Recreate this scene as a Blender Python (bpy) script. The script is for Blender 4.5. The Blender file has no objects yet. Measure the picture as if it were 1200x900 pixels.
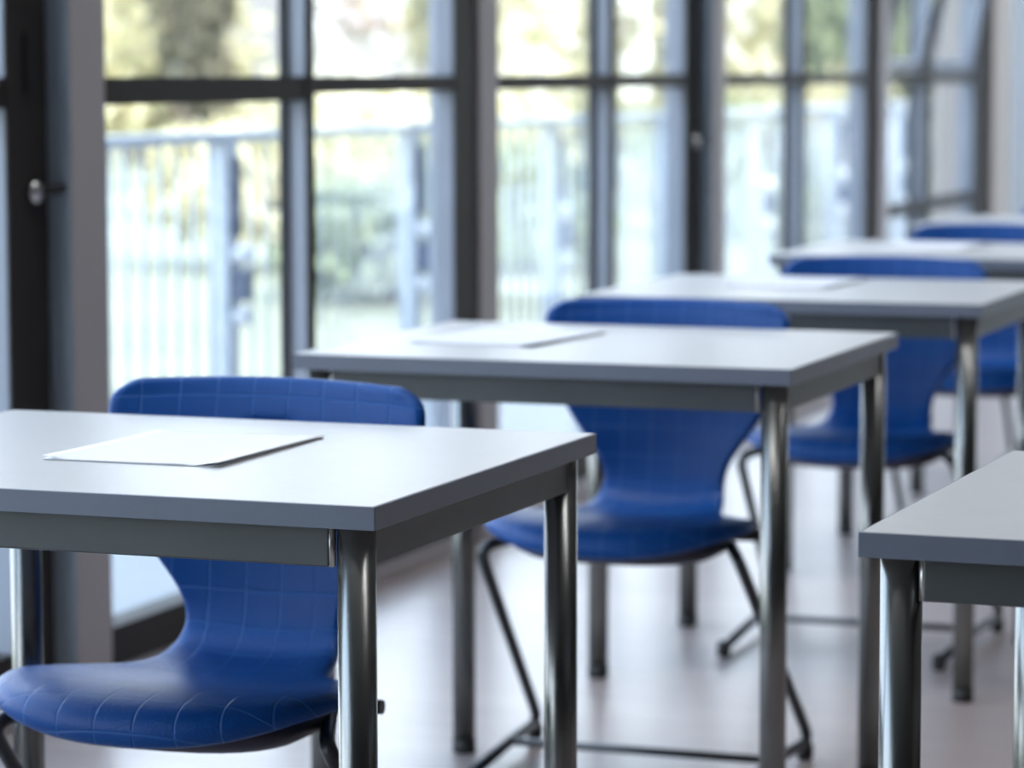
import bpy, bmesh, math, random
from mathutils import Vector, Matrix, Euler

random.seed(7)
PI = math.pi
scene = bpy.context.scene
COL = scene.collection

# ------------------------------------------------------------------ helpers
def new_mat(name):
    m = bpy.data.materials.new(name)
    m.use_nodes = True
    nt = m.node_tree
    return m, nt, nt.nodes.get('Principled BSDF')

def N(nt, t, **kw):
    n = nt.nodes.new(t)
    for k, v in kw.items():
        if k in n.inputs.keys() and not hasattr(n, k):
            n.inputs[k].default_value = v
        else:
            setattr(n, k, v)
    return n

def simple(name, col, rough=0.5, metal=0.0, spec=0.5, var=0.0, scale=20.0, bump=0.0, bscale=200.0, coat=0.0):
    m, nt, p = new_mat(name)
    p.inputs['Base Color'].default_value = (*col, 1)
    p.inputs['Roughness'].default_value = rough
    p.inputs['Metallic'].default_value = metal
    p.inputs['Specular IOR Level'].default_value = spec
    p.inputs['Coat Weight'].default_value = coat
    tc = nt.nodes.new('ShaderNodeTexCoord')
    if var > 0:
        n = nt.nodes.new('ShaderNodeTexNoise')
        n.inputs['Scale'].default_value = scale
        n.inputs['Detail'].default_value = 4
        nt.links.new(tc.outputs['Object'], n.inputs['Vector'])
        r = nt.nodes.new('ShaderNodeValToRGB')
        r.color_ramp.elements[0].position = .3
        r.color_ramp.elements[1].position = .7
        r.color_ramp.elements[0].color = (*[c * (1 - var) for c in col], 1)
        r.color_ramp.elements[1].color = (*[min(1, c * (1 + var)) for c in col], 1)
        nt.links.new(n.outputs['Fac'], r.inputs['Fac'])
        nt.links.new(r.outputs['Color'], p.inputs['Base Color'])
    if bump > 0:
        n = nt.nodes.new('ShaderNodeTexNoise')
        n.inputs['Scale'].default_value = bscale
        nt.links.new(tc.outputs['Object'], n.inputs['Vector'])
        b = nt.nodes.new('ShaderNodeBump')
        b.inputs['Strength'].default_value = bump
        b.inputs['Distance'].default_value = .001
        nt.links.new(n.outputs['Fac'], b.inputs['Height'])
        nt.links.new(b.outputs['Normal'], p.inputs['Normal'])
    return m

def box(bm, x0, x1, y0, y1, z0, z1, bev=0.0, seg=2):
    vs = [bm.verts.new(v) for v in ((x0,y0,z0),(x1,y0,z0),(x1,y1,z0),(x0,y1,z0),(x0,y0,z1),(x1,y0,z1),(x1,y1,z1),(x0,y1,z1))]
    fs = [bm.faces.new([vs[i] for i in f]) for f in ((3,2,1,0),(4,5,6,7),(0,1,5,4),(1,2,6,5),(2,3,7,6),(3,0,4,7))]
    if bev > 0:
        es = {e for f in fs for e in f.edges}
        bmesh.ops.bevel(bm, geom=list(es), offset=bev, segments=seg, affect='EDGES', profile=.5)

def tube(bm, pts, r, seg=14, caps=True):
    pts = [Vector(p) for p in pts]
    rings = []
    up = None
    for i, p in enumerate(pts):
        if i == 0: t = pts[1] - p
        elif i == len(pts) - 1: t = p - pts[i - 1]
        else: t = (pts[i + 1] - p).normalized() + (p - pts[i - 1]).normalized()
        t.normalize()
        if up is None:
            a = Vector((0, 0, 1)) if abs(t.z) < .9 else Vector((1, 0, 0))
            up = (a - t * a.dot(t)).normalized()
        else:
            up = (up - t * up.dot(t)).normalized()
        s = t.cross(up)
        rr = r[i] if isinstance(r, (list, tuple)) else r
        rings.append([bm.verts.new(p + (up * math.cos(2*PI*k/seg) + s * math.sin(2*PI*k/seg)) * rr) for k in range(seg)])
    for a, b in zip(rings, rings[1:]):
        for k in range(seg):
            f = bm.faces.new((a[k], a[(k+1) % seg], b[(k+1) % seg], b[k])); f.smooth = True
    if caps:
        bm.faces.new(list(reversed(rings[0]))); bm.faces.new(rings[-1])

def fillet(pts, r, n=6):
    """round the inner corners of a polyline"""
    pts = [Vector(p) for p in pts]
    out = [pts[0]]
    for i in range(1, len(pts) - 1):
        p = pts[i]
        a = (pts[i-1] - p); b = (pts[i+1] - p)
        d = min(r, a.length * .45, b.length * .45)
        a = p + a.normalized() * d; b = p + b.normalized() * d
        for k in range(n + 1):
            t = k / n
            out.append((1-t)**2 * a + 2*t*(1-t) * p + t*t * b)
    out.append(pts[-1])
    return out

def obj(name, bm, mat, parent=None, smooth=False, loc=None):
    bmesh.ops.recalc_face_normals(bm, faces=bm.faces)
    me = bpy.data.meshes.new(name)
    bm.to_mesh(me); bm.free()
    if smooth:
        for p in me.polygons: p.use_smooth = True
    o = bpy.data.objects.new(name, me)
    me.materials.append(mat)
    COL.objects.link(o)
    if parent is not None: o.parent = parent
    if loc is not None: o.location = loc
    return o

def empty(name, loc=(0, 0, 0), rz=0.0):
    o = bpy.data.objects.new(name, None)
    o.empty_display_size = .1
    COL.objects.link(o)
    o.location = loc; o.rotation_euler = (0, 0, rz)
    return o

def tag(o, label, cat, group=None, kind=None):
    o['label'] = label; o['category'] = cat
    if group: o['group'] = group
    if kind: o['kind'] = kind
    return o

def struct(o):
    o['kind'] = 'structure'
    return o

def copy_tree(o, parent=None):
    c = o.copy(); COL.objects.link(c)
    if parent is not None: c.parent = parent
    for ch in list(o.children): copy_tree(ch, c)
    return c

# ------------------------------------------------------------------ materials
M = {}
M['laminate'] = simple('desk_laminate', (.445, .445, .445), .36, spec=.38, var=.02, scale=40, bump=.06, bscale=700)
M['edge'] = simple('desk_edge_band', (.15, .17, .22), .42, var=.03, scale=60)
M['apron'] = simple('desk_apron_steel', (.075, .083, .086), .42, metal=.15, var=.06, scale=14)
M['leg'] = simple('desk_leg_steel', (.21, .215, .21), .27, metal=.97)
M['bracket'] = simple('bright_bracket_steel', (.60, .58, .57), .35, metal=.9)
M['rubber'] = simple('black_rubber', (.015, .015, .016), .6)
M['frame_tube'] = simple('chair_tube_paint', (.035, .038, .045), .33, metal=.3)
M['paper'] = simple('white_paper', (.74, .75, .79), .7, spec=.2, var=.01, scale=30)
M['column'] = simple('grey_column_paint', (.46, .43, .445), .55, var=.03, scale=3)
M['frame'] = simple('dark_window_frame', (.034, .031, .030), .6, spec=.25, var=.08, scale=5)
M['frame_side'] = simple('anodised_frame', (.28, .31, .37), .40, var=.05, scale=5)  # frame tone with daylight on its sides put into the colour
M['alu'] = simple('blue_grey_aluminium', (.46, .54, .62), .4, metal=.3, var=.04, scale=5)  # bluish daylight on the column sides put into the colour
M['screen'] = simple('pale_screen_paint', (.175, .19, .21), .8, var=.03, scale=2)
M['gasket'] = simple('black_gasket', (.012, .012, .013), .6)
M['chrome'] = simple('satin_chrome', (.75, .75, .76), .22, metal=1.0)
M['plaster'] = simple('white_plaster', (.72, .73, .75), .8, var=.02, scale=4, bump=.15, bscale=60)
M['beige'] = simple('beige_wall_paint', (.50, .42, .36), .7, var=.03, scale=3)
M['wall_grey'] = simple('grey_wall_paint', (.06, .055, .052), .8, var=.03, scale=3)
M['ceiling'] = simple('ceiling_paint', (.30, .30, .30), .9, var=.02, scale=4)
M['deck'] = simple('pale_deck_concrete', (.26, .27, .28), .7, var=.05, scale=3)
M['gravel'] = simple('pale_ground', (.25, .25, .165), .9, var=.14, scale=.6)
M['rail'] = simple('galvanised_rail', (.50, .55, .62), .45, metal=.25, var=.04, scale=10)
M['rail_dark'] = simple('rail_bracket_dark', (.10, .13, .20), .5)
M['lamp_white'] = simple('white_cap', (.85, .86, .88), .4)
M['bark'] = simple('bark', (.20, .15, .11), .9, var=.3, scale=9)
M['render'] = simple('house_render', (.27, .26, .26), .85, var=.02, scale=2)
M['roof'] = simple('roof_tiles', (.42, .20, .15), .8, var=.2, scale=8)
M['shutter'] = simple('house_window_frame', (.13, .07, .06), .6)
M['house_glass'] = simple('house_window_glass', (.18, .22, .27), .1, spec=.8)

def leaf_mat(name, col):
    m, nt, p = new_mat(name)
    tc = nt.nodes.new('ShaderNodeTexCoord')
    n = nt.nodes.new('ShaderNodeTexNoise'); n.inputs['Scale'].default_value = 1.7; n.inputs['Detail'].default_value = 3
    nt.links.new(tc.outputs['Object'], n.inputs['Vector'])
    r = nt.nodes.new('ShaderNodeValToRGB')
    r.color_ramp.elements[0].position = .35; r.color_ramp.elements[1].position = .68
    r.color_ramp.elements[0].color = (col[0]*.72, col[1]*.74, col[2]*.7, 1)
    r.color_ramp.elements[1].color = (min(1, col[0]*1.15), min(1, col[1]*1.1), min(1, col[2]*1.1), 1)
    nt.links.new(n.outputs['Fac'], r.inputs['Fac'])
    nt.links.new(r.outputs['Color'], p.inputs['Base Color'])
    p.inputs['Roughness'].default_value = .6
    return m
M['leaf_pale'] = leaf_mat('pale_yellow_leaves', (.68, .62, .38))
M['leaf_green'] = leaf_mat('light_green_leaves', (.26, .30, .14))
M['leaf_olive'] = leaf_mat('olive_leaves', (.12, .11, .065))
M['leaf_blossom'] = leaf_mat('cream_blossom', (.56, .52, .34))

# floor: pale vinyl planks with a satin finish
def floor_mat():
    m, nt, p = new_mat('vinyl_plank_floor')
    tc = nt.nodes.new('ShaderNodeTexCoord')
    mp = nt.nodes.new('ShaderNodeMapping'); mp.inputs['Scale'].default_value = (1, 1, 1)
    nt.links.new(tc.outputs['Object'], mp.inputs['Vector'])
    br = nt.nodes.new('ShaderNodeTexBrick')
    br.inputs['Scale'].default_value = 1.0
    br.inputs['Brick Width'].default_value = 1.2
    br.inputs['Row Height'].default_value = .14
    br.inputs['Mortar Size'].default_value = .0012
    br.inputs['Color1'].default_value = (.35, .30, .285, 1)
    br.inputs['Color2'].default_value = (.31, .265, .255, 1)
    br.inputs['Mortar'].default_value = (.20, .17, .165, 1)
    nt.links.new(mp.outputs['Vector'], br.inputs['Vector'])
    ns = nt.nodes.new('ShaderNodeTexNoise'); ns.inputs['Scale'].default_value = 5; ns.inputs['Detail'].default_value = 6
    mp2 = nt.nodes.new('ShaderNodeMapping'); mp2.inputs['Scale'].default_value = (1.2, 9, 1)
    nt.links.new(tc.outputs['Object'], mp2.inputs['Vector'])
    nt.links.new(mp2.outputs['Vector'], ns.inputs['Vector'])
    mx = nt.nodes.new('ShaderNodeMix'); mx.data_type = 'RGBA'; mx.blend_type = 'MULTIPLY'
    mx.inputs['Factor'].default_value = .55
    rp = nt.nodes.new('ShaderNodeValToRGB')
    rp.color_ramp.elements[0].position = .3; rp.color_ramp.elements[0].color = (.72, .70, .70, 1)
    rp.color_ramp.elements[1].position = .7; rp.color_ramp.elements[1].color = (1.15, 1.12, 1.12, 1)
    nt.links.new(ns.outputs['Fac'], rp.inputs['Fac'])
    nt.links.new(br.outputs['Color'], mx.inputs[6]); nt.links.new(rp.outputs['Color'], mx.inputs[7])
    nt.links.new(mx.outputs[2], p.inputs['Base Color'])
    p.inputs['Roughness'].default_value = .30
    p.inputs['Specular IOR Level'].default_value = .6
    return m
M['floor'] = floor_mat()

# glass: mirror share follows the angle (both faces alike), the rest passes straight through
def glass_mat():
    m = bpy.data.materials.new('window_glass'); m.use_nodes = True
    nt = m.node_tree; nt.nodes.clear()
    out = nt.nodes.new('ShaderNodeOutputMaterial')
    ge = nt.nodes.new('ShaderNodeNewGeometry')
    d = nt.nodes.new('ShaderNodeVectorMath'); d.operation = 'DOT_PRODUCT'
    nt.links.new(ge.outputs['Normal'], d.inputs[0]); nt.links.new(ge.outputs['Incoming'], d.inputs[1])
    a = nt.nodes.new('ShaderNodeMath'); a.operation = 'ABSOLUTE'; nt.links.new(d.outputs['Value'], a.inputs[0])
    s = nt.nodes.new('ShaderNodeMath'); s.operation = 'SUBTRACT'; s.inputs[0].default_value = 1; nt.links.new(a.outputs[0], s.inputs[1])
    pw = nt.nodes.new('ShaderNodeMath'); pw.operation = 'POWER'; pw.inputs[1].default_value = 5; nt.links.new(s.outputs[0], pw.inputs[0])
    ma = nt.nodes.new('ShaderNodeMath'); ma.operation = 'MULTIPLY_ADD'
    ma.inputs[1].default_value = .96; ma.inputs[2].default_value = .04; nt.links.new(pw.outputs[0], ma.inputs[0])
    tr = nt.nodes.new('ShaderNodeBsdfTransparent'); tr.inputs['Color'].default_value = (.975, .985, .99, 1)
    gl = nt.nodes.new('ShaderNodeBsdfGlossy'); gl.inputs['Roughness'].default_value = .02
    mix = nt.nodes.new('ShaderNodeMixShader')
    nt.links.new(ma.outputs[0], mix.inputs[0]); nt.links.new(tr.outputs[0], mix.inputs[1]); nt.links.new(gl.outputs[0], mix.inputs[2])
    nt.links.new(mix.outputs[0], out.inputs['Surface'])
    return m
M['glass'] = glass_mat()

# moulded blue plastic with a square grid of fine grooves (uv in metres)
def shell_mat():
    m, nt, p = new_mat('blue_moulded_plastic')
    uv = nt.nodes.new('ShaderNodeUVMap'); uv.uv_map = 'UVMap'
    sep = nt.nodes.new('ShaderNodeSeparateXYZ'); nt.links.new(uv.outputs['UV'], sep.inputs[0])
    def line(sock, off):
        ad = nt.nodes.new('ShaderNodeMath'); ad.operation = 'ADD'; ad.inputs[1].default_value = off; nt.links.new(sock, ad.inputs[0])
        dv = nt.nodes.new('ShaderNodeMath'); dv.operation = 'DIVIDE'; dv.inputs[1].default_value = .0475; nt.links.new(ad.outputs[0], dv.inputs[0])
        fr = nt.nodes.new('ShaderNodeMath'); fr.operation = 'FRACT'; nt.links.new(dv.outputs[0], fr.inputs[0])
        sb = nt.nodes.new('ShaderNodeMath'); sb.operation = 'SUBTRACT'; sb.inputs[1].default_value = .5; nt.links.new(fr.outputs[0], sb.inputs[0])
        ab = nt.nodes.new('ShaderNodeMath'); ab.operation = 'ABSOLUTE'; nt.links.new(sb.outputs[0], ab.inputs[0])
        mr = nt.nodes.new('ShaderNodeMapRange'); mr.inputs['From Min'].default_value = 0; mr.inputs['From Max'].default_value = .032
        mr.inputs['To Min'].default_value = 1; mr.inputs['To Max'].default_value = 0; mr.interpolation_type = 'SMOOTHSTEP'
        nt.links.new(ab.outputs[0], mr.inputs['Value'])
        return mr.outputs['Result']
    l1 = line(sep.outputs['X'], 1.0); l2 = line(sep.outputs['Y'], 1.0)
    mxm = nt.nodes.new('ShaderNodeMath'); mxm.operation = 'MAXIMUM'
    nt.links.new(l1, mxm.inputs[0]); nt.links.new(l2, mxm.inputs[1])
    mix = nt.nodes.new('ShaderNodeMix'); mix.data_type = 'RGBA'
    mix.inputs[6].default_value = (.0008, .062, .275, 1); mix.inputs[7].default_value = (.022, .125, .41, 1)  # groove lines coloured lighter, standing in for edge highlights
    nt.links.new(mxm.outputs[0], mix.inputs['Factor'])
    nt.links.new(mix.outputs[2], p.inputs['Base Color'])
    ns = nt.nodes.new('ShaderNodeTexNoise'); ns.inputs['Scale'].default_value = 420; ns.inputs['Detail'].default_value = 2
    tc = nt.nodes.new('ShaderNodeTexCoord'); nt.links.new(tc.outputs['Object'], ns.inputs['Vector'])
    h = nt.nodes.new('ShaderNodeMath'); h.operation = 'MULTIPLY_ADD'; h.inputs[1].default_value = -.9
    nt.links.new(mxm.outputs[0], h.inputs[0]); nt.links.new(ns.outputs['Fac'], h.inputs[2])
    b = nt.nodes.new('ShaderNodeBump'); b.inputs['Strength'].default_value = .8; b.inputs['Distance'].default_value = .0012
    nt.links.new(h.outputs[0], b.inputs['Height']); nt.links.new(b.outputs['Normal'], p.inputs['Normal'])
    p.inputs['Roughness'].default_value = .38
    p.inputs['Specular IOR Level'].default_value = .28
    return m
M['shell'] = shell_mat()
M['pan'] = simple('seat_pan_plastic', (.030, .028, .055), .5)

# ------------------------------------------------------------------ camera
CAM_H = 1.1244
cam_d = bpy.data.cameras.new('camera')
cam = bpy.data.objects.new('camera', cam_d)
COL.objects.link(cam)
pit, yaw, roll = .0989, .343786, -.001205
cam.location = (0, 0, CAM_H)
fw = Vector((-math.sin(yaw)*math.cos(pit), math.cos(yaw)*math.cos(pit), -math.sin(pit)))
rt = Vector((math.cos(yaw), math.sin(yaw), 0)); up = rt.cross(fw)
r2 = math.cos(roll)*rt + math.sin(roll)*up; u2 = -math.sin(roll)*rt + math.cos(roll)*up
cam.rotation_euler = Matrix((r2, u2, -fw)).transposed().to_euler()
cam_d.sensor_width = 36; cam_d.sensor_fit = 'HORIZONTAL'
cam_d.lens = 3704.2 / 1200 * 36
cam_d.clip_end = 300
cam_d.dof.use_dof = True
cam_d.dof.focus_distance = 3.08
cam_d.dof.aperture_fstop = 5.4
scene.camera = cam

# ------------------------------------------------------------------ the room shell
XW = -2.591           # inner face of the columns of the window wall
YEND, YBACK, XR, HC = 13.64, -3.0, 4.6, 3.0
bm = bmesh.new(); box(bm, XW-.10, XR+.1, YBACK-.1, YEND+.1, -.12, 0); struct(obj('floor', bm, M['floor']))
bm = bmesh.new(); box(bm, XW-.45, XR+.1, YBACK-.1, YEND+.3, HC, HC+.2); struct(obj('ceiling', bm, M['ceiling']))
bm = bmesh.new(); box(bm, XW-.10, XR+.1, YEND, YEND+.15, 2.72, HC); box(bm, .76, XR+.1, YEND, YEND+.15, 0, 2.72); struct(obj('wall_end', bm, M['plaster']))
bm = bmesh.new(); box(bm, XR, XR+.15, YBACK, YEND, 0, HC); struct(obj('wall_right', bm, M['wall_grey']))
bm = bmesh.new(); box(bm, XW-.10, XR+.1, YBACK-.15, YBACK, 0, HC); struct(obj('wall_back', bm, M['wall_grey']))
# beige return of the end wall beside the last window
bm = bmesh.new(); box(bm, XW-.25, XW, 13.24, YEND, 0, HC, .003); struct(obj('wall_left', bm, M['beige']))
bm = bmesh.new(); box(bm, XW-.25, XW+.0, YBACK, YEND, 2.72, HC); struct(obj('wall_left_header', bm, M['plaster']))
bm = bmesh.new(); box(bm, XW-.25, XW-.02, YBACK, -.60, 0, 2.72); struct(obj('wall_left_rear', bm, M['wall_grey']))
# low threshold under the window frames
bm = bmesh.new(); box(bm, XW-.13, XW-.012, YBACK, 13.24, 0, .040, .003); struct(obj('baseboard_left', bm, M['column']))

# columns
for i, (y0, y1) in enumerate(((.80, .935), (2.82, 2.955), (4.955, 5.086), (7.015, 7.148), (9.007, 9.138), (11.168, 11.30))):
    bm = bmesh.new(); box(bm, XW-.115, XW, y0, y1, 0, 2.72, .002)
    struct(obj('trim_%d' % (i + 1), bm, M['column']))

ZB, ZT, ZTOP = .040, 1.095, 2.70

def bay(name, y0, y1, rec, left_w, mull, stile_w, trans, bottom_h=.075, knob=False, midrail=None, tilt=False, plate=False):
    """one glazed bay between two columns: frame members, mullion, transoms and panes"""
    root = struct(empty(name, (XW, y0, 0)))
    X1 = XW - rec                    # room-side face
    X0 = X1 - .062                   # outer face
    XG = X1 - .044                   # glass line
    def part(nm, a, b, c, d, z0, z1, mat, bev=.002):
        bm = bmesh.new()
        box(bm, a - XW, b - XW, c - y0, d - y0, z0, z1, bev)
        return obj(nm, bm, mat, root)
    m0, m1 = mull
    part('jamb', X0, X1, y0, y0 + left_w, ZB, ZTOP, M['frame'])
    part('stile', X0, X1 - .002, y1 - stile_w + .002, y1, ZB, ZTOP, M['frame_side'])  # body coloured as if daylit, the cover keeps the frame's own dark
    part('stile_cover', X1 - .002, X1 + .003, y1 - stile_w, y1, ZB, ZTOP, M['frame'], .001)
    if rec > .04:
        part('jamb_cover', X1 + .004, XW - .002, y1 - .004, y1, ZB, ZTOP, M['alu'], .001)  # added strip that paints daylight onto the column's side
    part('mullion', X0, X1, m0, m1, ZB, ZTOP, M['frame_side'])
    part('mullion_cover', X1, X1 + .004, m0 - .001, m1 + .001, ZB, ZTOP, M['frame'], .001)
    part('gasket', XG - .012, XG + .006, m0 - .010, m0, ZB, ZTOP, M['gasket'], .001)
    spans = ((y0 + left_w, m0), (m1, y1 - stile_w))
    zs = [ZB]
    for k, (a, b) in enumerate(spans):
        th = trans[k]
        part('bottom_rail', X0, X1, a, b, ZB, ZB + bottom_h, M['frame'])
        part('top_rail', X0, X1, a, b, ZTOP - .07, ZTOP, M['frame'])
        part('transom', X0 + .01, X1, a, b, ZT + .018 - th, ZT + .018, M['frame'])
        z_low = ZB + bottom_h
        if midrail:
            part('mid_rail', X0 + .01, X1, a, b, midrail - .022, midrail + .022, M['frame'])
            part('pane', XG - .006, XG, a, b, z_low, midrail - .022, M['glass'], 0)
            z_low = midrail + .022
        part('pane', XG - .006, XG, a, b, z_low, ZT + .018 - th, M['glass'], 0)
        if not tilt:
            part('pane', XG - .006, XG, a, b, ZT + .018, ZTOP - .07, M['glass'], 0)
        else:
            # bottom-hung sash leaning into the room
            h = .85; e = .045
            bm = bmesh.new(); w = b - a - .02
            box(bm, -.03, 0, 0, e, 0, h, .002); box(bm, -.03, 0, w - e, w, 0, h, .002)
            box(bm, -.03, 0, e, w - e, 0, e, .002); box(bm, -.03, 0, e, w - e, h - e, h, .002)
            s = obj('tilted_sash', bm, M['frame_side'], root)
            s.location = (X1 - XW - .012, a + .01 - y0, ZT + .02); s.rotation_euler = (0, math.radians(11), 0)
            bm = bmesh.new(); box(bm, -.02, -.014, e, w - e, e, h - e); obj('sash_pane', bm, M['glass'], s)
            part('pane', XG - .006, XG, a, b, ZT + .02 + h, ZTOP - .07, M['glass'], 0)
    if knob:
        zk = .915
        yc = y1 - .062
        bm = bmesh.new()
        prof = [(0, .019), (.008, .0205), (.013, .020), (.017, .015), (.0185, .005)]
        tube(bm, [(x, 0, 0) for x, _ in prof], [r for _, r in prof], 24)
        obj('knob', bm, M['chrome'], root, loc=(X1 - XW + .003, yc - y0, zk))
        bm = bmesh.new()
        tube(bm, fillet([(.0, .028, 0), (.026, .028, 0), (.034, .062, .004)], .012), .0075, 12)
        obj('latch_lever', bm, M['rubber'], root, loc=(X1 - XW + .003, yc - y0 - .004, zk + .002))
    if plate:
        bm = bmesh.new(); box(bm, 0, .012, 0, .045, 0, .105, .004)
        obj('latch_plate', bm, M['gasket'], root, loc=(X1 - XW, y1 - .085 - y0, 1.085))
    return root

bay('window_1', -.60, .80, .02, .06, (.14, .18), .10, (.04, .04))
bay('window_2', .935, 2.82, .02, .06, (1.86, 1.90), .10, (.04, .04))
bay('door_1', 2.955, 4.955, .050, .08, (3.86, 3.905), .145, (.052, .052), knob=True, plate=True)
bay('window_3', 5.086, 7.015, .010, .022, (6.006, 6.045), .148, (.050, .036))
bay('door_2', 7.148, 9.007, .050, .08, (8.155, 8.205), .135, (.038, .036), knob=True)
bay('window_4', 9.138, 11.168, .030, .06, (10.135, 10.195), .12, (.036, .036))
bay('window_5', 11.30, 13.24, .030, .06, (12.01, 12.16), .26, (.040, .040), midrail=.60, tilt=True)

# pale screen wall added on the terrace to dim the far-end view
bm = bmesh.new(); box(bm, -2.95, -1.3, 15.2, 15.35, -.03, 2.5, .004); struct(obj('wall_terrace', bm, M['screen']))
# glazed far end of the room
XE = .76
ew = struct(empty('window_6', (XW, YEND, 0)))
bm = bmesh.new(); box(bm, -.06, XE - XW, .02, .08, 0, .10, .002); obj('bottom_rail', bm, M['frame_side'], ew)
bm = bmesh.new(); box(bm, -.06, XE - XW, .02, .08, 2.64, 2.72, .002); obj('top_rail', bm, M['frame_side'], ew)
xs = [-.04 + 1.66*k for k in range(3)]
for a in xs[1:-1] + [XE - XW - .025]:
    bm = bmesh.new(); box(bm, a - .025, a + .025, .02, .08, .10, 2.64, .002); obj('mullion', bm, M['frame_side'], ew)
for a, b in zip(xs, xs[1:]):
    bm = bmesh.new(); box(bm, a, min(b, XE - XW), .05, .056, .10, 2.64); obj('pane', bm, M['glass'], ew)

# ------------------------------------------------------------------ desks
TW, TD, TZ, TT = .75, .648, .7145, .0232
LX, LY, LR = TW/2 - .032, TD/2 - .032, .019
def make_desk():
    t = empty('school_desk')
    bm = bmesh.new(); box(bm, -TW/2 + .0015, TW/2 - .0015, -TD/2 + .0015, TD/2 - .0015, TZ - TT + .0004, TZ, .0012)
    obj('desktop', bm, M['laminate'], t)
    # edge band: a closed frame around the board
    bm = bmesh.new()
    e = .002; z0, z1 = TZ - TT, TZ - .0006
    box(bm, -TW/2, TW/2, -TD/2, -TD/2 + e, z0, z1, .0006); box(bm, -TW/2, TW/2, TD/2 - e, TD/2, z0, z1, .0006)
    box(bm, -TW/2, -TW/2 + e, -TD/2 + e, TD/2 - e, z0, z1, .0006); box(bm, TW/2 - e, TW/2, -TD/2 + e, TD/2 - e, z0, z1, .0006)
    eb = obj('edge_band', bm, M['edge'], t); eb['label'] = 'dark grey edge band'
    za, zb = TZ - TT - .040, TZ - TT
    for s in (-1, 1):
        bm = bmesh.new()
        box(bm, -LX + LR + .004, LX - LR - .004, s*(LY + .004) - .010, s*(LY + .004) + .010, za, zb, .002)
        obj('apron', bm, M['apron'], t)
        bm = bmesh.new()
        box(bm, s*(LX + .004) - .010, s*(LX + .004) + .010, -LY + LR - .012, LY - LR + .012, za, zb, .002)
        obj('apron', bm, M['apron'], t)
    for sx in (-1, 1):
        for sy in (-1, 1):
            bm = bmesh.new()
            tube(bm, [(sx*LX, sy*LY, .022), (sx*LX, sy*LY, TZ - TT)], LR, 32)
            lg = obj('leg', bm, M['leg'], t)
            bm = bmesh.new()
            tube(bm, [(sx*LX, sy*LY, 0), (sx*LX, sy*LY, .004), (sx*LX, sy*LY, .024)], [LR*.9, LR*1.04, LR*1.04], 24)
            obj('foot_cap', bm, M['rubber'], lg)
            bm = bmesh.new()
            tube(bm, [(sx*(LX - LR - .0035), sy*(LY + .009), za), (sx*(LX - LR - .0035), sy*(LY + .009), zb)], .0042, 14)
            obj('bracket', bm, M['bracket'], lg)
    return t
desk0 = make_desk()
DESKS = [
    (-1.4901, 3.0692, -.0124, 'grey school desk in the near left foreground, its corner in sharp focus', True),
    (-1.4704, 4.5304, -.0048, 'second grey desk from the camera, behind the sharp near left one', True),
    (-1.4620, 5.8079, -.0014, 'third desk of the row, softly blurred, its right leg standing past the second desk', True),
    (-1.4600, 7.1500, 0.0, 'fourth desk back, strongly blurred, cut by the right picture edge', True),
    (-1.4600, 8.5300, 0.0, 'farthest blurred desk near the end of the window row', True),
    (-.2687, 3.0503, -.0226, 'bare grey desk at the right picture edge without a chair or paper', False),
]
for i, (x, y, rz, lab, row) in enumerate(DESKS):
    o = desk0 if i == 0 else copy_tree(desk0)
    o.location = (x, y, 0); o.rotation_euler = (0, 0, rz)
    tag(o, lab, 'desk', 'single school desks')

# ------------------------------------------------------------------ chairs
PROF = [(-.425, .385), (-.436, .398), (-.434, .412), (-.415, .422), (-.37, .427), (-.31, .422), (-.24, .413), (-.175, .406),
        (-.12, .405), (-.082, .410), (-.055, .423), (-.038, .444), (-.029, .472), (-.025, .505), (-.022, .55), (-.018, .60), (-.012, .65),
        (-.004, .70), (.005, .738), (.009, .752)]
def catmull(pts, n):
    P = [Vector(p) for p in pts]; P = [2*P[0]-P[1]] + P + [2*P[-1]-P[-2]]
    out = []
    for i in range(1, len(P) - 2):
        for k in range(n):
            t = k/n
            a, b, c, d = P[i-1:i+3]
            out.append(.5*((2*b) + (c-a)*t + (2*a-5*b+4*c-d)*t*t + (3*b-a-3*c+d)*t**3))
    out.append(P[-2])
    return out
def interp(tab, s):
    """smooth curve through the (s, value) pairs"""
    n = len(tab)
    sl = [(tab[i+1][1] - tab[i][1])/(tab[i+1][0] - tab[i][0]) for i in range(n - 1)]
    tg = [sl[0]] + [0 if a*b <= 0 else 2*a*b/(a + b) for a, b in zip(sl, sl[1:])] + [sl[-1]]
    for i in range(n - 1):
        if s <= tab[i+1][0] or i == n - 2:
            h = tab[i+1][0] - tab[i][0]; t = max(0, min(1, (s - tab[i][0])/h))
            return ((2*t**3 - 3*t*t + 1)*tab[i][1] + (t**3 - 2*t*t + t)*h*tg[i] + (-2*t**3 + 3*t*t)*tab[i+1][1] + (t**3 - t*t)*h*tg[i+1])

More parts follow.
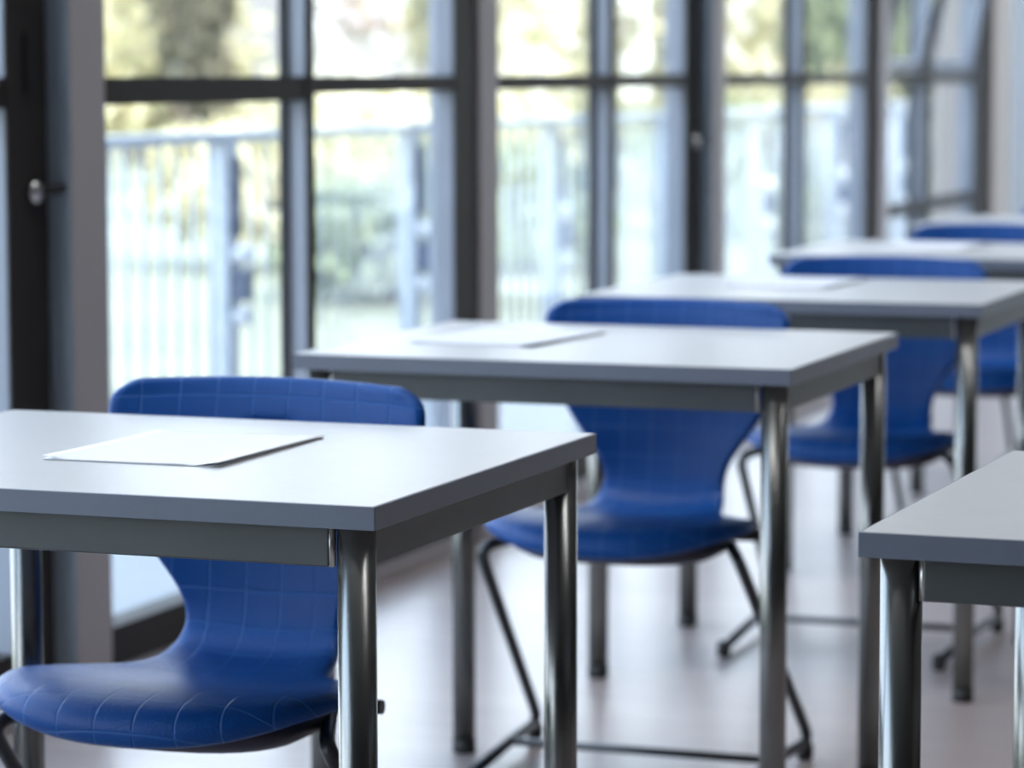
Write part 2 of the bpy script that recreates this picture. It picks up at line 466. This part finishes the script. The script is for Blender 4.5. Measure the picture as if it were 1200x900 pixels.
def make_shell():
    pts = catmull([(y, z, 0) for y, z in PROF], 3)
    # arc length
    S = [0.0]
    for a, b in zip(pts, pts[1:]): S.append(S[-1] + (b - a).length)
    L = S[-1]
    # resample evenly
    n = 52
    rows = []
    for k in range(n + 1):
        s = L*k/n
        j = max(i for i in range(len(S)) if S[i] <= s + 1e-9); j = min(j, len(S) - 2)
        t = (s - S[j])/(S[j+1] - S[j])
        p = pts[j].lerp(pts[j+1], t)
        rows.append((s, p.x, p.y))
    def s_at(y, z): return min(rows, key=lambda r: (r[1]-y)**2 + (r[2]-z)**2)[0]
    W = [(0, .2145), (s_at(-.275, .417), .2145), (s_at(-.24, .413), .209), (s_at(-.210, .409), .194), (s_at(-.185, .407), .170),
         (s_at(-.160, .405), .145), (s_at(-.13, .405), .126), (s_at(-.09, .409), .114), (s_at(-.055, .423), .106), (s_at(-.038, .444), .102),
         (s_at(-.029, .472), .108), (s_at(-.026, .50), .124), (s_at(-.022, .55), .156),
         (s_at(-.018, .60), .182), (s_at(-.012, .65), .201), (s_at(-.004, .70), .2095), (L - .012, .210), (L, .210)]
    YS = -.255; s_ys = s_at(YS, .415); z_ys = min(rows, key=lambda r: abs(r[0] - s_ys))[2]
    bm = bmesh.new()
    uvl = bm.loops.layers.uv.new('UVMap')
    nu = 28
    grid = []; UV = {}
    r = .036
    for s, y, z in rows:
        w = interp(W, s)
        d = L - s
        if d < r: w = w - r + math.sqrt(max(0, r*r - (r - d)**2)) if d > 1e-6 else w - r
        # how much of a back this row is
        bk = max(0, min(1, (z - .43)/.10))
        top = max(0, min(1, (z - .60)/.12))
        row = []
        for i in range(nu + 1):
            u = -1 + 2*i/nu
            x = w*u
            uu = abs(u)
            dy = -bk*(.022 + .012*top)*uu**2
            yy, zz = y, z
            if y < YS:
                g = max(.12, max(0, 1 - uu**2.4)**(1/2.4))     # rounded front outline
                yy = YS + (y - YS)*g
            edge = max(0, (uu - .80)/.20)
            dz = (1 - bk)*(-.003 + .012*min(uu, .9)**2 - .004*edge**2) - top*.004*uu**2*max(0, min(1, (z - .66)/.08))
            if y < YS: zz = z + (z_ys + .001 - z)*min(1, .95*uu**2.6)
            v = bm.verts.new((x, yy + dy, zz + dz)); UV[v] = (x, s if y >= YS else s_ys - (s_ys - s)*(yy - YS)/(y - YS)); row.append(v)
        grid.append(row)
    for k in range(n):
        z = rows[k][2]
        for i in range(nu):
            xm = .5*(grid[k][i].co.x + grid[k][i+1].co.x)
            if rows[k][2] > .664 and rows[k+1][2] < .706 and abs(xm) < .034 and rows[k][1] > -.05: continue   # grip slot
            f = bm.faces.new((grid[k][i], grid[k][i+1], grid[k+1][i+1], grid[k+1][i])); f.smooth = True
            for lp in f.loops: lp[uvl].uv = UV[lp.vert]
    for v in [v for v in bm.verts if not v.link_faces]: bm.verts.remove(v)
    return bm

def make_chair():
    t = empty('school_chair')
    sh = obj('seat_shell', make_shell(), M['shell'], t, smooth=True)
    so = sh.modifiers.new('thickness', 'SOLIDIFY'); so.thickness = .017; so.offset = 0; so.use_rim = True
    sb = sh.modifiers.new('round', 'SUBSURF'); sb.levels = 1; sb.render_levels = 1
    sh['label'] = 'one piece blue seat and back with a grip slot'
    # dark pan under the seat
    bm = bmesh.new()
    segs = 30
    levels = [(.160, .125, .400), (.172, .138, .390), (.168, .134, .377), (.145, .115, .365), (.10, .08, .358), (.01, .01, .357)]
    rings = []
    for rx, ry, z in levels:
        ring = []
        for k in range(segs):
            a = 2*PI*k/segs
            ca, sa = math.cos(a), math.sin(a)
            ring.append(bm.verts.new((rx*abs(ca)**.7*math.copysign(1, ca), -.255 + ry*abs(sa)**.7*math.copysign(1, sa), z)))
        rings.append(ring)
    for a, b in zip(rings, rings[1:]):
        for k in range(segs): bm.faces.new((a[k], a[(k+1) % segs], b[(k+1) % segs], b[k])).smooth = True
    bm.faces.new(rings[0]); bm.faces.new(rings[-1])
    obj('seat_pan', bm, M['pan'], t)
    R = .0095
    for s in (-1, 1):
        bm = bmesh.new()
        path = fillet([(s*.125, -.15, .388), (s*.155, -.20, .384), (s*.212, -.345, .378), (s*.236, .012, .028), (s*.224, -.16, .030), (s*.210, -.452, .016)], .045, 8)
        tube(bm, path, R, 16)
        fr = obj('side_frame', bm, M['frame_tube'], t)
        for (x, y, z) in ((s*.210, -.455, .0), (s*.2345, -.012, .0)):
            bm = bmesh.new()
            tube(bm, [(x, y, 0), (x, y, .006), (x, y, .024), (x, y, .031)], [.011, .0135, .0135, .009], 18)
            obj('foot_cap', bm, M['rubber'], fr)
    bm = bmesh.new()
    tube(bm, [(-.224, -.17, .030), (.224, -.17, .030)], .0068, 14)
    obj('crossbar', bm, M['frame_tube'], t)
    bm = bmesh.new()
    tube(bm, [(-.208, -.168, .389), (.208, -.168, .389)], .0088, 14)
    obj('seat_bar', bm, M['frame_tube'], t)
    return t
chair0 = make_chair()
CHAIRS = [
    (-1.568, 3.52, 'blue chair in the left foreground, pushed in under the sharply focused near desk'),
    (-1.500, 4.97, 'blue chair in the middle of the picture, tucked under the second desk'),
    (-1.432, 6.25, 'blurred blue chair under the third desk, seat seen right of the second desk'),
    (-1.480, 7.66, 'very blurred blue chair whose backrest rises behind the fourth desk'),
    (-1.455, 8.98, 'farthest blue chair, just a blurred dark edge at the right picture border'),
]
for i, (x, y, lab) in enumerate(CHAIRS):
    o = chair0 if i == 0 else copy_tree(chair0)
    o.location = (x, y, 0); o.rotation_euler = (0, 0, 0)
    tag(o, lab, 'chair', 'blue school chairs')

# ------------------------------------------------------------------ papers
def make_paper(w=.205, d=.280):
    t = empty('paper_booklet')
    for lay in range(2):
        bm = bmesh.new()
        nx, ny = 20, 24
        g = []
        for j in range(ny + 1):
            row = []
            for i in range(nx + 1):
                u, v = i/nx, j/ny
                lift = .0030*max(0, u - .62)**2/.144*(.35 + .65*(1 - v)) + .0030*max(0, .12 - u)/.12*(1 - v)**2
                rip = .0022*math.exp(-((u - .86)/.05)**2)*(1 - v)**3
                z = .0006 + lay*.0011 + (lift*lay*.9 + lift*.25) - (rip if lay else 0)
                row.append(bm.verts.new(((u - .5)*w + lay*.0006, (v - .5)*d - lay*.0006, z)))
            g.append(row)
        for j in range(ny):
            for i in range(nx): bm.faces.new((g[j][i], g[j][i+1], g[j+1][i+1], g[j+1][i])).smooth = True
        o = obj('sheet', bm, M['paper'], t)
        so = o.modifiers.new('thickness', 'SOLIDIFY'); so.thickness = .0004; so.offset = 1
    return t
paper0 = make_paper()
PAPERS = [(-1.487, 3.103, .0, 'white paper sheets on the near left desk, right corner slightly lifted'),
          (-1.640, 4.566, -.10, 'white paper sheets lying on the second desk'),
          (-1.540, 5.935, -.03, 'blurred white paper sheets on the third desk'),
          (-1.560, 7.28, .0, 'faint white paper sheets on the fourth desk, in front of its chair')]
for i, (x, y, rz, lab) in enumerate(PAPERS):
    o = paper0 if i == 0 else copy_tree(paper0)
    o.location = (x, y, TZ); o.rotation_euler = (0, 0, rz)
    tag(o, lab, 'paper', 'papers laid out on the desks')

# ------------------------------------------------------------------ outside: deck, railing, planting, house
XRAIL = -4.10
bm = bmesh.new(); box(bm, XRAIL - .12, XW - .10, -4, 30, -.20, -.03); struct(obj('floor_balcony', bm, M['deck']))
bm = bmesh.new(); box(bm, XW - .10, XR + 2, YEND + .15, 30, -.20, -.03); struct(obj('floor_terrace', bm, M['deck']))
bm = bmesh.new(); box(bm, -120, XRAIL - .12, -30, 160, -.60, -.35); struct(obj('ground', bm, M['gravel']))
bm = bmesh.new(); box(bm, XRAIL - .12, 60, 30, 160, -.60, -.35); struct(obj('ground_meadow', bm, M['gravel']))

def make_section(n=13, pitch=1.55):
    t = empty('balcony_railing')
    bm = bmesh.new(); box(bm, -.03, .03, -.04, pitch - .04, .905, .940, .006); obj('top_rail', bm, M['rail'], t)
    bm = bmesh.new(); box(bm, -.015, .015, .04, pitch - .04, .06, .09, .003); obj('bottom_rail', bm, M['rail'], t)
    bm = bmesh.new(); box(bm, -.035, .035, -.04, .04, -.03, .905, .004); po = obj('post', bm, M['rail'], t)
    bm = bmesh.new(); box(bm, .036, .052, -.03, .03, .62, .86, .003); obj('post_plate', bm, M['rail_dark'], po)
    bm = bmesh.new(); box(bm, .036, .085, -.03, .03, .42, .52, .003); bx = obj('clamp_box', bm, M['rail_dark'], po)
    for z in (.375, .565):
        bm = bmesh.new(); bmesh.ops.create_uvsphere(bm, u_segments=18, v_segments=12, radius=.032)
        obj('clamp_cap', bm, M['lamp_white'], po, smooth=True, loc=(.058, 0, z))
    for k in range(n):
        y = .04 + (k + .5)*(pitch - .08)/n
        bm = bmesh.new(); tube(bm, [(0, y, .08), (0, y, .91)], .0075, 10); obj('baluster', bm, M['rail'], t)
    return t
sec0 = make_section()
for i in range(10):
    o = sec0 if i == 0 else copy_tree(sec0)
    o.location = (XRAIL, 5.73 + 1.55*i, 0)
    tag(o, 'section of pale metal balcony railing with thin upright bars outside the windows', 'railing', 'railing sections along the balcony')

def foliage(name, mat, parent, n, rx, ry, h0, h1, size, seed):
    rnd = random.Random(seed)
    bm = bmesh.new()
    blobs = []
    for k in range(16):
        a = rnd.uniform(0, 2*PI); q = rnd.random()**.5*.75
        blobs.append((math.cos(a)*q*rx, math.sin(a)*q*ry, h0 + (h1 - h0)*rnd.uniform(.12, .88), rnd.uniform(.32, .55)))
    for k in range(n):
        bx, by, bz, br = blobs[k % len(blobs)]
        d = Vector((rnd.gauss(0, 1), rnd.gauss(0, 1), rnd.gauss(0, 1))).normalized()*rnd.uniform(.55, 1.0)
        c = Vector((bx + d.x*br*rx, by + d.y*br*ry, bz + d.z*br*(h1 - h0)*.5))
        if c.z < h0*.9: c.z = h0*.9 + rnd.random()*.1
        s = size*rnd.uniform(.6, 1.3)
        e = Euler((rnd.uniform(0, PI), rnd.uniform(0, PI), rnd.uniform(0, PI))).to_matrix()
        vs = [bm.verts.new(c + e @ Vector(p)) for p in ((-s, 0, 0), (0, -s*.45, s*.08), (s, 0, 0), (0, s*.45, s*.08))]
        bm.faces.new(vs)
    return obj(name, bm, mat, parent)

def tree(kind, label, cat, group, x, y, h, rx, clear, mat, n, size, seed):
    rnd = random.Random(seed + 99)
    t = empty(kind, (x, y, -.35))
    bm = bmesh.new()
    top = clear + (h - clear)*.6
    tube(bm, [(0, 0, 0), (rnd.uniform(-.1, .1)*h*.2, rnd.uniform(-.1, .1)*h*.2, top*.5), (rnd.uniform(-.1, .1)*h*.3, 0, top)], [.035*h + .02, .025*h + .015, .01*h], 10)
    for k in range(6):
        a = rnd.uniform(0, 2*PI); z = rnd.uniform(max(.1, clear*.8), top*.9)
        tube(bm, [(0, 0, z), (math.cos(a)*rx*.4, math.sin(a)*rx*.4, z + h*.12), (math.cos(a)*rx*.75, math.sin(a)*rx*.75, z + h*.2)], [.014*h, .009*h, .004*h], 7)
    obj('trunk' if clear > .4 else 'stems', bm, M['bark'], t)
    foliage('foliage', M[mat], t, n, rx, rx, max(.06, clear), h, size, seed)
    tag(t, label, cat, group)
    return t
GT, GS = 'trees beyond the balcony', 'bushes beyond the balcony'
tree('dark_tree', 'olive brown tree seen at the upper left through the nearest full window', 'tree', GT, -13.95, 29.3, 2.9, .50, .85, 'leaf_olive', 1800, .10, 1)
tree('pale_bush', 'pale yellow bush right behind the railing in the nearest full window', 'bush', GS, -9.6, 21.6, 1.25, .95, .05, 'leaf_pale', 1700, .10, 2)
PL = [
    ('pale_tree', 'leaf_pale', -17.5, 36.0, 3.6, 1.3, .5), ('pale_tree', 'leaf_pale', -14.4, 39.6, 1.9, .9, .3),
    ('pale_tree', 'leaf_pale', -22.0, 44.6, 6.0, 2.2, .5), ('pale_tree', 'leaf_blossom', -19.4, 53.6, 5.0, 2.0, .5), ('pale_tree', 'leaf_pale', -17.6, 59.0, 5.6, 2.4, .5),
    ('pale_tree', 'leaf_pale', -16.0, 66.0, 5.6, 2.6, .5), ('pale_tree', 'leaf_blossom', -15.0, 75.0, 6.0, 3.0, .5), ('pale_tree', 'leaf_pale', -12.0, 82.0, 6.0, 3.0, .5),
    ('pale_bush', 'leaf_blossom', -11.6, 28.2, 1.7, 1.2, .05),
    ('green_bush', 'leaf_green', -7.6, 18.9, .8, .7, .05), ('pale_bush', 'leaf_pale', -9.8, 26.2, 1.3, 1.1, .05),
    ('green_bush', 'leaf_green', -7.9, 22.2, .9, .8, .05), ('pale_bush', 'leaf_pale', -12.0, 34.0, 1.5, 1.2, .05),
    ('pale_tree', 'leaf_pale', -12.2, 37.8, 3.0, 1.4, .5), ('pale_tree', 'leaf_blossom', -9.8, 33.2, 2.8, 1.3, .4),
    ('pale_tree', 'leaf_pale', -12.0, 43.0, 3.2, 1.6, .5), ('green_bush', 'leaf_green', -7.6, 27.0, 1.1, .9, .05),
    ('pale_tree', 'leaf_green', -9.6, 40.5, 3.0, 1.4, .4), ('pale_bush', 'leaf_pale', -7.7, 31.4, 1.5, 1.1, .05),
    ('pale_tree', 'leaf_pale', -9.6, 46.5, 3.2, 1.5, .4), ('pale_tree', 'leaf_blossom', -8.8, 52.0, 3.2, 1.6, .4),
    ('green_bush', 'leaf_green', -7.2, 36.6, 1.5, 1.1, .05), ('pale_tree', 'leaf_pale', -8.4, 58.0, 3.4, 1.7, .5),
    ('pale_bush', 'leaf_blossom', -6.9, 42.0, 1.8, 1.3, .05), ('pale_tree', 'leaf_green', -7.6, 66.0, 3.6, 1.9, .5),
    ('terrace_tree', 'leaf_pale', -2.6, 31.5, 5.5, 2.2, .3), ('terrace_tree', 'leaf_blossom', 2.2, 31.0, 5.5, 2.3, .3), ('terrace_tree', 'leaf_pale', 7.0, 31.5, 5.8, 2.3, .3), ('terrace_tree', 'leaf_pale', 12.0, 32.0, 6.0, 2.5, .3),  # trees added out of view so the window glass reflects foliage
]
for i, (k, mt, x, y, h, rx, clear) in enumerate(PL):
    bush = 'bush' in k
    col = {'leaf_pale': 'yellowish', 'leaf_blossom': 'cream blossoming', 'leaf_green': 'light green'}[mt]
    tree(k, ('%s bush growing beyond the balcony railing' if bush else '%s tree standing beyond the balcony railing') % col,
         'bush' if bush else 'tree', (col + ' bushes beyond the railing') if bush else (col + ' trees beyond the railing'),
         x, y, h, rx, clear, mt, 1500 if bush else 2200, .10 if bush else .15, 20 + i)

# white house far off, seen between the second and third mullions
hs = empty('white_house', (-26.0, 60.0, -.35))
bm = bmesh.new(); box(bm, -8, 0, -9.0, 8, 0, 5.6); obj('wall', bm, M['render'], hs)
bm = bmesh.new()
v = [bm.verts.new(p) for p in ((-8.5, -9.6, 5.6), (.6, -9.6, 5.6), (.6, 8.6, 5.6), (-8.5, 8.6, 5.6), (-4, -9.6, 8.2), (-4, 8.6, 8.2))]
for f in ((0, 1, 2, 3), (0, 4, 1), (1, 4, 5, 2), (2, 5, 3), (3, 5, 4, 0)): bm.faces.new([v[i] for i in f])
obj('roof', bm, M['roof'], hs)
for yy, wd in ((-6.0, 2.4), (2.0, 4.8)):
    bm = bmesh.new(); f = wd*.24
    box(bm, -.02, .10, yy, yy + f, 2.30, 4.4); box(bm, -.02, .10, yy + wd - f, yy + wd, 2.30, 4.4)
    box(bm, -.02, .10, yy + f, yy + wd - f, 2.30, 2.68); box(bm, -.02, .10, yy + f, yy + wd - f, 4.28, 4.4)
    w = obj('window', bm, M['shutter'], hs)
    bm = bmesh.new(); box(bm, 0, .03, yy + f, yy + wd - f, 2.68, 4.28); obj('pane', bm, M['house_glass'], w)
tag(hs, 'white house with reddish framed windows, upper part seen past the middle mullion', 'house')

# ------------------------------------------------------------------ light
w = bpy.data.worlds.new('sky'); scene.world = w; w.use_nodes = True
nt = w.node_tree
bg = nt.nodes['Background']
tc = nt.nodes.new('ShaderNodeTexCoord')
sp = nt.nodes.new('ShaderNodeSeparateXYZ'); nt.links.new(tc.outputs['Generated'], sp.inputs[0])
rp = nt.nodes.new('ShaderNodeValToRGB')
rp.color_ramp.elements[0].position = 0.0; rp.color_ramp.elements[0].color = (.88, .94, 1.0, 1)
rp.color_ramp.elements[1].position = .7; rp.color_ramp.elements[1].color = (.56, .75, 1.0, 1)
nt.links.new(sp.outputs['Z'], rp.inputs['Fac']); nt.links.new(rp.outputs['Color'], bg.inputs['Color'])
bg.inputs['Strength'].default_value = 5.5

sd = bpy.data.lights.new('sun', 'SUN'); sd.energy = 5.5; sd.angle = math.radians(.6); sd.color = (1, .90, .72)
so = bpy.data.objects.new('sun', sd); COL.objects.link(so)
so.rotation_euler = Vector((-.62, .30, -.80)).to_track_quat('-Z', 'Y').to_euler()

# sampling portals in the window openings (they give off no light of their own)
lo = None
for y0, y1 in ((-.6, .8), (.935, 2.82), (2.955, 4.955), (5.086, 7.015), (7.148, 9.007), (9.138, 11.168), (11.3, 13.24)):
    ld = bpy.data.lights.new('window_portal', 'AREA'); ld.shape = 'RECTANGLE'
    ld.size = 2.66; ld.size_y = y1 - y0; ld.cycles.is_portal = True
    lo = bpy.data.objects.new('window_portal', ld); COL.objects.link(lo)
    lo.location = (XW - .22, (y0 + y1)/2, 1.37)
    lo.rotation_euler = (0, math.radians(-90), 0)

# ceiling lamps of the room, above the picture
for x in (-1.5, .3, 2.1):
    for y in (2.9, 5.0, 7.1, 9.2, 11.3):
        ld = bpy.data.lights.new('ceiling_lamp', 'AREA'); ld.shape = 'RECTANGLE'; ld.size = 1.2; ld.size_y = .3
        ld.energy = 6.2; ld.spread = math.radians(85); ld.color = (1, .98, .97)
        lo = bpy.data.objects.new('ceiling_lamp', ld); COL.objects.link(lo); lo.location = (x, y, HC - .03)

ld = bpy.data.lights.new('window_portal', 'AREA'); ld.shape = 'RECTANGLE'; ld.size = 3.3; ld.size_y = 2.6; ld.cycles.is_portal = True
lo = bpy.data.objects.new('window_portal', ld); COL.objects.link(lo); lo.location = (-.91, YEND + .12, 1.37); lo.rotation_euler = (math.radians(-90), 0, 0)
vs = scene.view_settings
vs.view_transform = 'Standard'; vs.look = 'None'; vs.exposure = 0.15; vs.gamma = 1.0
vs.use_curve_mapping = False
scene.cycles.max_bounces = 10
scene.cycles.diffuse_bounces = 5
scene.cycles.transparent_max_bounces = 24
scene.cycles.use_denoising = True
